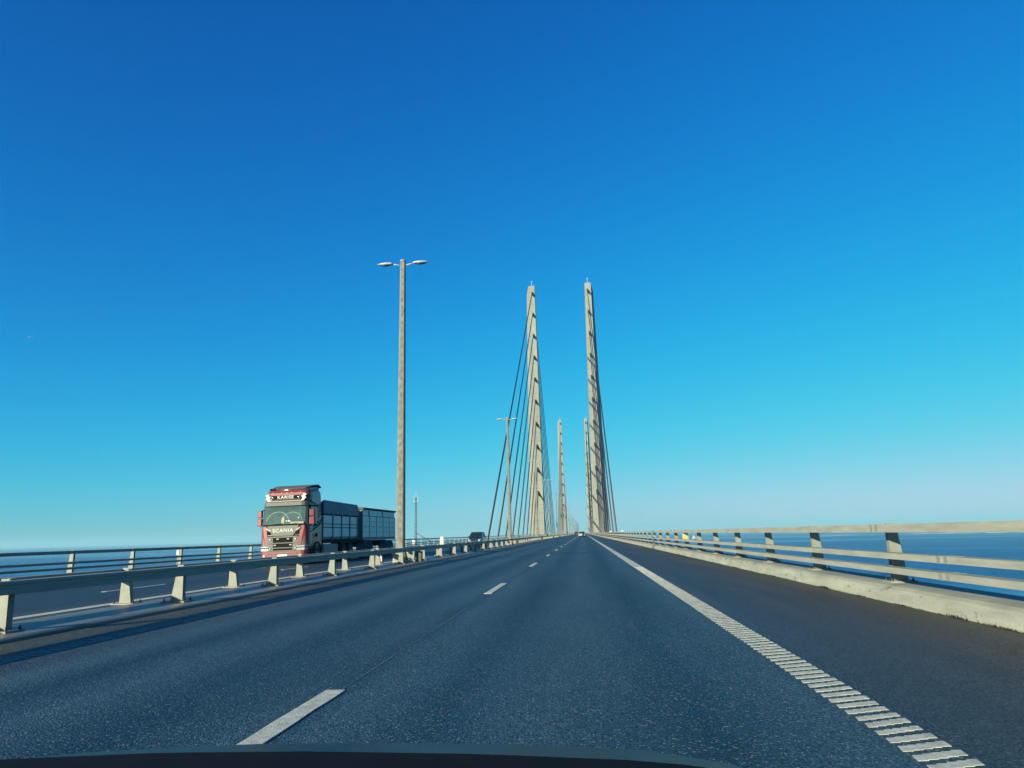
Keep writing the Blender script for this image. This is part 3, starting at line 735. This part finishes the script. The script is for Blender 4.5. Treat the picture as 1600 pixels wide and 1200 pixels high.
    # driver, dash things seen as shapes close behind the glass
    MB().box(0.35, 1.08, 0.012, 0.05, 2.14, 2.24).build('dash_edge', 'trailer_front', ws)
    MB().loft([[(-0.14, 0.03, 2.17), (0.02, 0.03, 2.17), (0.02, 0.06, 2.17), (-0.14, 0.06, 2.17)], [(-0.13, 0.075, 2.44), (0.01, 0.075, 2.44), (0.01, 0.1, 2.44), (-0.13, 0.1, 2.44)], [(-0.09, 0.09, 2.52), (-0.03, 0.09, 2.52), (-0.03, 0.11, 2.52), (-0.09, 0.11, 2.52)]]).build('hanging_figure', 'cream', ws)
    for x0, x1, z0 in ((0.10, 0.16, 2.27), (0.20, 0.34, 2.26), (0.74, 0.80, 2.42)):
        MB().box(x0, x1, 0.028+(z0-2.13)*.18, 0.06+(z0-2.13)*.18, z0, z0+0.06).build('window_card', 'white', ws)
    # grille: name panel and bars
    MB().prism([(-0.86, 2.06), (0.86, 2.06), (0.80, 1.92), (0.62, 1.62), (0.52, 1.52), (-0.52, 1.52), (-0.62, 1.62), (-0.80, 1.92)], 'y', -0.045, 0.05).build('name_panel', 'truck_grille', th, bevel=0.015)
    text_mesh('SCANIA', 0.26, 0.012, 'paintwhite', 'lettering', th, (0.0, -0.055, 1.80), (R(90), 0, 0), 1.12)
    MB().box(-0.84, 0.84, -0.005, 0.05, 0.62, 1.56).build('grille_backing', 'black', th)
    for s in (-1, 1):
        MB().prism([(s*0.62, 1.60), (s*0.84, 1.93), (s*0.87, 1.60)], 'y', -0.03, 0.03).build('side_intake', 'black', th)
        MB().prism([(s*0.66, 1.84), (s*0.92, 1.98), (s*0.93, 1.90), (s*0.70, 1.76)], 'y', -0.055, -0.03).build('intake_trim', 'chrome', th)
        MB().prism([(s*0.54, 1.50), (s*0.84, 1.52), (s*0.80, 0.64), (s*0.50, 0.64)], 'y', -0.030, 0.02).build('grille_cheek', 'truck_grille', th, bevel=0.01)
        for zz in (1.36, 0.88): MB().lathe([(0.01, -.02), (0.055, -.015), (0.06, 0.03)], (s*0.68, -0.045, zz), 'y', 10).build('lamp', 'headlight', th)
    for z0, z1 in ((1.43, 1.51), (1.13, 1.19), (0.88, 0.94), (0.74, 0.79), (0.60, 0.66)):
        MB().box(-0.80, 0.80, -0.055, 0.02, z0, z1).build('grille_bar', 'truck_grille', th, bevel=0.015)
    for x, z in ((-0.28, 1.34), (0.28, 1.34), (-0.42, 1.03), (0.42, 1.03)):
        MB().box(x-0.06, x+0.06, -0.05, 0.0, z, z+0.06).build('marker_lamp', 'headlight', th)
    MB().box(-0.26, 0.26, -0.065, -0.03, 0.46, 0.57).build('number_plate', 'trailer_panel', th)
    # name board on the roof front
    MB().box(-0.80, 0.80, 0.20, 0.30, 3.42, 3.68).build('name_board', 'truck_grille', th, bevel=0.01)
    MB().box(-0.76, 0.76, 0.19, 0.205, 3.45, 3.65).build('board_face', 'black', th)
    text_mesh('KARISE', 0.225, 0.006, 'paintwhite', 'lettering', th, (0, 0.184, 3.55), (R(90), 0, 0), 1.16)
    for s in (-1, 1):
        MB().lathe([(0.01, 0), (0.055, 0), (0.055, 0.012), (0.03, 0.016)], (s*0.70, 0.178, 3.55), 'y', 12).build('board_emblem', 'chrome', th)
        # white rearing-animal emblem beside the board
        q = [(0, 0), (.05, .02), (.06, .12), (.13, .10), (.14, .16), (.08, .20), (.11, .28), (.17, .30), (.13, .36), (.06, .34), (.03, .42), (-.02, .36), (-.03, .25), (-.10, .28), (-.13, .22), (-.07, .17), (-.06, .08), (-.12, .05), (-.11, .0)]
        MB().prism([(s*0.96+s*x, 3.36+z) for x, z in q], 'y', 0.235, 0.25).build('emblem', 'white', th)
    for x in (-0.75, -0.28, 0, 0.28, 0.75): MB().box(x-.035, x+.035, 0.34, 0.42, 3.78, 3.82).build('roof_marker', 'headlight', th)
    MB().box(-0.95, 0.95, 0.16, 0.30, 3.325, 3.365).build('light_strip', 'headlight', th, bevel=0.01)
    # roof spoiler
    b = MB(); b.loft([[(-0.95, 0.55, 4.00), (0.95, 0.55, 4.00), (0.95, 0.60, 4.06), (-0.95, 0.60, 4.06)],
                      [(-1.05, 1.30, 4.14), (1.05, 1.30, 4.14), (1.05, 1.30, 4.21), (-1.05, 1.30, 4.21)],
                      [(-1.12, 2.05, 4.22), (1.12, 2.05, 4.22), (1.12, 2.05, 4.30), (-1.12, 2.05, 4.30)],
                      [(-1.16, 2.36, 4.10), (1.16, 2.36, 4.10), (1.16, 2.40, 4.16), (-1.16, 2.40, 4.16)]])
    b.build('roof_spoiler', 'tarp', th, bevel=0.015)
    for s in (-1, 1): MB().loft([[(s*1.02, 0.75, 3.88), (s*1.02, 2.30, 3.90), (s*0.98, 2.30, 3.90), (s*0.98, 0.75, 3.88)], [(s*1.02, 0.9, 4.06), (s*1.08, 2.26, 4.16), (s*1.04, 2.26, 4.16), (s*0.98, 0.9, 4.06)]]).build('spoiler_side', 'truck_side', th)
    MB().tube((-1.0, 0.62, 3.96), (1.0, 0.62, 3.96), 0.035, n=8).build('light_bar', 'chrome', th)
    for x in (-0.95, -0.78): MB().lathe([(0.001, -0.03), (0.07, -0.02), (0.075, 0.05), (0.02, 0.09)], (x, 0.56, 4.0), 'y', 10).build('spotlight', 'black', th)
    # mirrors on both sides
    for s in (-1, 1):
        MB().loft([[(s*(1.30 if s < 0 else 1.29), 0.22, z) , (s*1.55, 0.26, z), (s*1.56, 0.48, z), (s*1.32, 0.50, z)] for z in (2.08, 2.14, 2.44, 2.48)], smooth=False).build('mirror', 'truck_red', th, bevel=0.03)
        MB().loft([[(s*1.30, 0.22, z), (s*1.54, 0.26, z), (s*1.55, 0.46, z), (s*1.32, 0.48, z)] for z in (2.52, 2.58, 2.84, 2.88)], smooth=False).build('mirror', 'truck_red', th, bevel=0.03)
        MB().tube((s*1.20, 0.36, 2.92), (s*1.44, 0.36, 2.86), 0.03, n=6).build('mirror_arm', 'black', th)
        # door: side window, handle, steps
        MB().prism([(0.42, 2.10), (1.48, 2.10), (1.62, 2.36), (1.55, 3.04), (0.55, 3.04), (0.40, 2.5)], 'x', s*1.225-0.02*s, s*1.262).build('side_window', 'glass', th, bevel=0.01)
        MB().prism([(0.36, 2.02), (1.56, 2.02), (1.72, 2.34), (1.64, 3.12), (0.48, 3.12), (0.33, 2.5)], 'x', s*1.20, s*1.252).build('window_frame', 'black', th)
        MB().prism([(0.40, 1.86), (2.20, 2.50), (2.20, 2.56), (0.40, 1.93)], 'x', s*1.24, s*1.262).build('side_stripe', 'body_light', th)
        MB().prism([(0.40, 1.62), (1.90, 2.02), (2.22, 2.34), (2.22, 2.38), (1.88, 2.07), (0.40, 1.67)], 'x', s*1.24, s*1.263).build('crease', 'black', th)
        MB().box(s*1.24, s*1.275, 1.38, 1.56, 1.42, 1.62).build('door_handle', 'black', th)
        MB().prism([(1.70, 3.18), (2.20, 3.18), (2.20, 3.66), (0.9, 3.62), (0.8, 3.3)], 'x', s*1.165, s*1.196).build('sleeper_panel', 'truck_side', th, bevel=0.01)
        for z in (0.42, 0.72): MB().box(s*1.05, s*1.27, 0.62, 1.06, z, z+0.06).build('step', 'black', th)
        # wheel arch
        arc = [(1.62+0.66*math.cos(R(a)), 0.52+0.66*math.sin(R(a))) for a in range(0, 181, 15)]
        arc2 = [(1.62+0.58*math.cos(R(a)), 0.52+0.58*math.sin(R(a))) for a in range(180, -1, -15)]
        MB().prism(arc+arc2, 'x', s*0.90, s*1.272).build('wheel_arch', 'black', th)
        wheel(th, (s*1.06, 1.62, 0.52), 0.52, 0.36, s)
        for yy in (6.05, 7.42): wheel(th, (s*0.98, yy, 0.52), 0.52, 0.56, s)
        MB().box(s*0.82, s*1.22, 2.7, 5.2, 0.46, 1.02).build('fuel_tank', 'tank', th, bevel=0.06)
        MB().prism([(5.45, 1.02), (8.05, 1.02), (8.05, 1.09), (5.45, 1.09)], 'x', s*0.70, s*1.25).build('mudguard', 'black', th)
    MB().box(-0.45, 0.45, 1.0, 9.0, 0.62, 0.98).build('chassis', 'black', th)
    MB().box(-1.15, 1.15, 2.30, 2.42, 1.0, 3.3).build('cab_back_wall', 'body_dark', th)
    # tipper body
    y0, y1 = 2.55, 9.05
    MB().box(-1.20, 1.20, y0+.02, y1-.02, 1.28, 2.55).build('tipper_body', 'body_dark', th)
    for s in (-1, 1):
        npan = 4
        for i in range(npan):
            a = y0+0.10+i*(y1-y0-0.2)/npan; c = a+(y1-y0-0.2)/npan-0.16
            for z0, z1 in ((1.42, 1.90), (1.97, 2.10), (2.16, 2.62)):
                MB().box(s*1.20, s*1.236, a, c, z0, z1).build('side_panel', 'body_light', th)
            MB().box(s*1.19, s*1.275, c+0.02, c+0.14, 1.25, 2.72).build('side_post', 'body_dark', th)
        MB().prism([(y0, 2.70), (y1, 2.70), (y1, 3.22), (y1-0.25, 3.40), (y0+0.15, 3.46), (y0, 3.40)], 'x', s*1.16, s*1.255).build('side_board', 'body_dark', th)
        MB().box(s*1.15, s*1.265, y0, y1, 2.62, 2.70).build('side_rail', 'black', th)
    for yy in (y0, y1-0.08): MB().box(-1.2, 1.2, yy, yy+0.08, 1.28, 3.36).build('end_board', 'body_dark', th)
    MB().box(-1.22, 1.22, y0, y1, 1.08, 1.28).build('subframe', 'black', th)
    return th
make_truck()

def make_trailer():
    th = thing('tipper_trailer', 'grey-panelled box trailer with cover towed behind the tipper truck', 'trailer', (-16.15, 47.9, zo(-16.2)), rot=(0, R(-1.1), 0))
    L = 8.6
    MB().box(-1.20, 1.20, 0.10, L, 1.35, 3.30).build('trailer_body', 'trailer_front', th)
    n = 5
    for s in (-1, 1):
        for i in range(n):
            a = 0.08+i*L/n; c = a+L/n-0.07
            zs = [1.38, 1.75, 2.12, 2.48, 2.82]
            for z0, z1 in zip(zs, zs[1:]): MB().box(s*1.20, s*1.232, a, c, z0+.012, z1-.012).build('side_panel', 'trailer_panel', th)
            MB().box(s*1.20, s*1.226, a+0.02, c+(0.3 if i % 2 else -0.25)-0.05, 2.86, 3.24).build('upper_panel', 'trailer_panel', th)
            MB().box(s*1.21, s*1.25, c+0.005, c+0.06, 1.35, 2.84).build('side_post', 'body_dark', th)
            MB().box(s*1.232, s*1.25, (a+c)/2-.05, (a+c)/2+.05, 2.02, 2.10).build('latch', 'black', th)
        MB().box(s*1.20, s*1.25, 0.06, L+0.02, 2.83, 2.86).build('side_rail', 'body_dark', th)
        MB().box(s*1.16, s*1.26, 0.02, L+.05, 1.20, 1.37).build('sill', 'body_dark', th)
        MB().box(s*1.20, s*1.27, 0.0, 0.10, 1.3, 3.3).build('corner_post', 'body_dark', th)
        for yy in (0.85, 2.0, 6.3, 7.5):
            wheel(th, (s*0.98, yy, 0.50), 0.50, 0.5, s)
            arc = [(yy+0.60*math.cos(R(a)), 0.50+0.60*math.sin(R(a))) for a in range(10, 171, 16)]
            arc2 = [(yy+0.56*math.cos(R(a)), 0.50+0.56*math.sin(R(a))) for a in range(170, 9, -16)]
            MB().prism(arc+arc2, 'x', s*0.72, s*1.24).build('mudguard', 'body_dark', th)
    # cover roll and tarpaulin
    b = MB(); rings = []
    for i in range(9):
        y = -0.05+i*(L+0.15)/8; sag = 0.05*math.sin(math.pi*i/8)
        rings.append([(-1.29, y, 3.26), (-1.27, y, 3.40-sag), (-0.6, y, 3.47-sag), (0.6, y, 3.47-sag), (1.27, y, 3.40-sag), (1.29, y, 3.26)])
    b.loft(rings); b.build('cover', 'tarp', th)
    MB().tube((1.31, -0.06, 3.34), (1.31, L+0.12, 3.34), 0.05, n=8).build('cover_roll', 'tarp', th)
    MB().box(-1.0, 1.0, 0.0, 0.10, 2.62, 3.20).build('front_panel', 'trailer_front', th)
    MB().box(-0.5, 0.5, -0.1, L-.1, 0.75, 1.2).build('chassis', 'black', th)
    MB().tube((0, -1.0, 0.7), (0, 0.4, 0.8), 0.07, n=8).build('drawbar', 'black', th)
    return th
make_trailer()

def make_car(label, loc, col, rotz, group, suv=False, front=False):
    th = thing('car', label, 'car', loc, group, rot=(0, 0, rotz))
    pm = paint('car_paint', col, 0.25)
    hh = 0.12 if suv else 0.0
    # local: rear at y=0 facing -Y, nose at y=4.4
    def sec(y, zb, zt, hw, tw):
        return [(-hw*.96, y, zb), (-hw, y, zb+.18), (-hw, y, lerp(zb, zt, .6)), (-tw, y, zt), (tw, y, zt), (hw, y, lerp(zb, zt, .6)), (hw, y, zb+.18), (hw*.96, y, zb)]
    S = [(0.0, .36, .86, .78, .70), (0.12, .26, .98, .87, .78), (0.7, .22, 1.00, .90, .80), (1.5, .20, .98, .91, .80), (3.0, .20, .96, .91, .80), (3.6, .22, .90, .90, .76), (4.2, .26, .78, .84, .66), (4.4, .36, .66, .74, .58)]
    MB().loft([sec(y, a, b_+hh, c, d) for y, a, b_, c, d in S], smooth=False).build('body', pm, th, bevel=0.05, seg=3)
    def gr(y, z, hw): return [(-hw, y, z), (hw, y, z)]
    b = MB()
    base = [(-.80, .30), (-.82, 1.2), (-.82, 2.6), (-.76, 3.35), (.76, 3.35), (.82, 2.6), (.82, 1.2), (.80, .30)]
    top = [(-.60, .72), (-.63, 1.3), (-.63, 2.0), (-.60, 2.35), (.60, 2.35), (.63, 2.0), (.63, 1.3), (.60, .72)]
    zb, zt = .95+hh, 1.45+hh*1.6
    b.loft([[(x, y, zb) for x, y in base], [(x, y, zt) for x, y in top]])
    b.build('glasshouse', 'glass', th, bevel=0.03)
    b = MB().loft([[(x*1.02, lerp(y, 1.5, -.02), zt-.03) for x, y in top], [(x*.92, lerp(y, 1.5, .10), zt+.035) for x, y in top]]); b.build('roof', pm, th, bevel=0.02)
    for s in (-1, 1):
        for y in (0.82, 3.5): wheel(th, (s*.80, y, .32), .32, .21, s)
        MB().prism([(s*.52, .72+hh), (s*.86, .76+hh), (s*.86, .92+hh), (s*.55, .88+hh)], 'y', -0.015, 0.16).build('tail_light', 'red_light', th, bevel=0.01)
        MB().prism([(s*.46, .58), (s*.74, .62+hh), (s*.72, .74+hh), (s*.48, .68+hh)], 'y', 4.22, 4.42).build('headlight', 'headlight', th, bevel=0.01)
        MB().box(s*.90, s*1.04, 2.72, 2.86, .98+hh, 1.10+hh).build('mirror', pm, th, bevel=0.02)
        for a_, c_ in (((s*.81, .32), (s*.61, .74)), ((s*.77, 3.33), (s*.61, 2.33)), ((s*.825, 1.9), (s*.635, 1.75))):
            MB().tube((a_[0], a_[1], zb), (c_[0], c_[1], zt), .035, n=5).build('pillar', pm, th)
    MB().box(-.26, .26, -.02, .02, .62, .74).build('number_plate', 'white', th)
    MB().box(-.74, .74, .0, .10, .28, .46).build('rear_bumper', 'black', th, bevel=0.03)
    MB().box(-.55, .55, 4.30, 4.43, .30, .52).build('front_intake', 'black', th, bevel=0.02)
    return th
make_car('dark oncoming car in the far carriageway left of the stay cables', (-12.75, 88.4, zo(-12.75)), (0.03, 0.05, 0.07), R(180), None, suv=True)
make_car('white car far ahead in the right-hand lane', (-0.55, 190, 0), (0.78, 0.77, 0.74), 0, None)
make_car('small dark car far ahead in the left lane, beyond the white car', (-3.35, 330, 0), (0.03, 0.035, 0.045), 0, None, suv=True)

# ------------------------------------------------------------------ front of the car that carries the camera
def own_car():
    th = thing('car', 'dark blue bonnet of the camera car along the bottom edge', 'car', (-0.45, 0, 0))
    pm = mat('bonnet_paint', (0.010, 0.018, 0.030), 0.36, var=0.2, scale=3, spec=0.2)
    prof = [(-0.88, .668), (-0.72, .690), (-0.57, .706), (-0.25, .7205), (0.0, .7238), (0.28, .7208), (0.55, .7106), (0.72, .687), (0.84, .640)]
    def zcross(x):
        for (a, za), (c, zc) in zip(prof, prof[1:]):
            if a <= x <= c: return lerp(za, zc, (x-a)/(c-a))-0.7238
        return -0.09
    def zlong(y): u = y-1.6; return 0.7238-0.268*u-0.13*u*u if y < 1.72 else 0.7238-0.268*.12-0.13*.0144-(y-1.72)*0.34-(y-1.72)**2*3.0
    xs = [-0.88+1.72*i/40 for i in range(41)]; ys = [1.16+i*0.04 for i in range(21)]
    vs_ = []; fs = []
    for y in ys:
        for x in xs: vs_.append((x, y, zlong(y)+zcross(x)))
    nx = len(xs)
    for j in range(len(ys)-1):
        for i in range(nx-1): fs.append((j*nx+i, j*nx+i+1, (j+1)*nx+i+1, (j+1)*nx+i))
    b = MB(); b.add(vs_, fs, True); o = b.build('bonnet', pm, th)
    sd = o.modifiers.new('thick', 'SOLIDIFY'); sd.thickness = 0.012; sd.offset = -1
    # body under the bonnet
    MB().loft([[(-.86, 1.05, .28), (.86, 1.05, .28), (.84, 1.05, .60), (-.84, 1.05, .60)], [(-.84, 1.85, .26), (.82, 1.85, .26), (.78, 1.85, .46), (-.78, 1.85, .46)], [(-.70, 2.04, .28), (.68, 2.04, .28), (.64, 2.02, .38), (-.66, 2.02, .38)]]).build('front_body', pm, th, bevel=0.04)
    for s in (-1, 1): wheel(th, (s*.72, 1.50, .31), .31, .20, s)
    # plastic cowl with the wiper lying in it
    vs_ = []; fs = []
    for y, dz in ((0.92, 0.022), (1.02, 0.006), (1.10, 0.000), (1.19, 0.003)):
        for i in range(21):
            x = -0.86+1.70*i/20; vs_.append((x, y, zlong(1.16)+zcross(x)*0.9+dz))
    for j in range(3):
        for i in range(20): fs.append((j*21+i, j*21+i+1, (j+1)*21+i+1, (j+1)*21+i))
    b = MB(); b.add(vs_, fs); o = b.build('cowl', 'black', th); sd = o.modifiers.new('thick', 'SOLIDIFY'); sd.thickness = 0.02; sd.offset = -1
    MB().tube((-0.70, 1.05, zlong(1.16)-0.03), (0.10, 1.0, zlong(1.16)-0.008), 0.009, n=6).build('wiper', 'black', th)
own_car()

# ------------------------------------------------------------------ ship, low shore, aircraft
th = thing('ship', 'small white and red ship on the sea right of the yellow box', 'ship', (790, 5200, SEA_Z), rot=(0, 0, R(8)))
MB().loft([[(x, y, z) for x, y in ((-34, 0), (-26, -5), (22, -5.5), (32, -3), (37, 0), (32, 3), (22, 5.5), (-26, 5))] for z in (-1, 3.5)]).build('hull', 'red_light', th)
MB().loft([[(x, y, z) for x, y in ((-34, 0), (-26, -5), (22, -5.5), (32, -3), (37, 0), (32, 3), (22, 5.5), (-26, 5))] for z in (3.5, 8)]).build('topsides', 'white', th)
MB().box(-30, -14, -5, 5, 8, 19).build('bridge_house', 'white', th); MB().box(-27, -23, -1.5, 1.5, 19, 26).build('funnel', 'white', th)
MB().tube((24, 0, 8), (24, 0, 20), .5, n=6).build('mast', 'white', th)
# pale low shore far out on the right
M_['shore'] = mat('shore_pale', (0.62, 0.63, 0.60), 0.9, var=0.35, scale=0.02, bump=0)
rd = random.Random(11)
def shore(cx_, cy_, L, wd, hgt, rot, seed):
    rd = random.Random(seed); b = MB(); rings = []; n = 40
    for i in range(n+1):
        u = i/n; y_ = math.sin(math.pi*u)**0.5; hz = max(0.3, hgt*y_*rd.uniform(0.2, 1.0)); ww = wd*y_*rd.uniform(.6, 1)+1
        x = -L/2+L*u; rings.append([(x, -ww, -1), (x, -ww*.5, hz), (x, ww*.5, hz), (x, ww, -1)])
    b.loft(rings); o = b.build('shore', 'shore', None, (cx_, cy_, SEA_Z)); o.rotation_euler = (0, 0, R(rot)); return struct(o)
shore(2330, 4990, 420, 30, 6, -26, 1); shore(1850, 5500, 260, 16, 3.5, -20, 2); shore(2560, 4800, 120, 16, 5, -28, 3)
th = thing('aircraft', 'tiny pale aircraft high in the blue sky at far left', 'aircraft', (-3787, 4429, 1430), rot=(0, R(-17), R(40)))
MB().lathe([(0.2, -18), (1.9, -14), (1.9, 10), (0.4, 19)], (0, 0, 0), 'x', 12).build('fuselage', 'white', th)
for s in (-1, 1):
    MB().prism([(3, 0), (-3, 0), (-7, s*16), (-5, s*16)], 'z', -0.3, 0.3).build('wing', 'white', th)
    MB().prism([(15, 0), (18, 0), (18.5, s*6), (17, s*6)], 'z', 0.4, 0.7).build('tailplane', 'white', th)
MB().prism([(13, 1), (18, 1), (19, 7), (16.5, 7)], 'y', -0.2, 0.2).build('fin', 'white', th)

# ------------------------------------------------------------------ dirt and weeds at the kerb foot
M_['weed'] = mat('dry_weed', (0.060, 0.058, 0.036), 0.95, var=0.4, scale=20)
rd = random.Random(5); b = MB()
for i in range(95):
    y = 6.5+rd.random()**1.6*60; n = rd.randint(3, 9); cl = rd.random() < 0.12
    for j in range(n*(3 if cl else 1)):
        px_ = 4.592-rd.random()*0.035; py_ = y+rd.gauss(0, 0.10 if cl else 0.05); hgt = rd.uniform(.008, .028)*(2.0 if cl else 1)
        lx, ly = rd.uniform(-.03, .02), rd.uniform(-.04, .04); ww = rd.uniform(.003, .008)
        b.add([(px_-ww, py_-ww, 0), (px_+ww, py_+ww, 0), (px_+lx, py_+ly, hgt)], [(0,1,2)])
for yc, n_, hh_ in ((14.7, 60, .10), (11.3, 40, .05), (8.75, 70, .07), (9.7, 60, .10), (12.9, 40, .05), (18.5, 40, .06), (23.0, 40, .06)):
    for j in range(n_):
        px_ = 4.592-rd.random()*0.03; py_ = yc+rd.gauss(0, 0.13); hgt = hh_*rd.uniform(.15, .5); ww = rd.uniform(.006, .014)
        b.add([(px_-ww, py_-ww, 0), (px_+ww, py_+ww, 0), (px_+rd.uniform(-.02, .01), py_+rd.uniform(-.05, .05), hgt)], [(0,1,2)])
w_ = b.build('weeds', 'weed'); w_['kind'] = 'stuff'; w_['label'] = 'dry weeds and dirt along the foot of the right kerb'

# ------------------------------------------------------------------ air
HAZE = 7.5e-5
if HAZE:
    m = bpy.data.materials.new('haze'); m.use_nodes = True; t = m.node_tree; t.nodes.clear()
    pv = N(t, 'ShaderNodeVolumePrincipled'); pv.inputs['Color'].default_value = (0.33, 0.66, 0.80, 1); pv.inputs['Density'].default_value = HAZE; pv.inputs['Anisotropy'].default_value = 0.0
    out = N(t, 'ShaderNodeOutputMaterial'); t.links.new(pv.outputs[0], out.inputs['Volume'])
    M_['haze'] = m
    h_ = MB().box(-41000, 41000, -41000, 41000, SEA_Z-4, 165).build('haze', 'haze'); h_['kind'] = 'stuff'
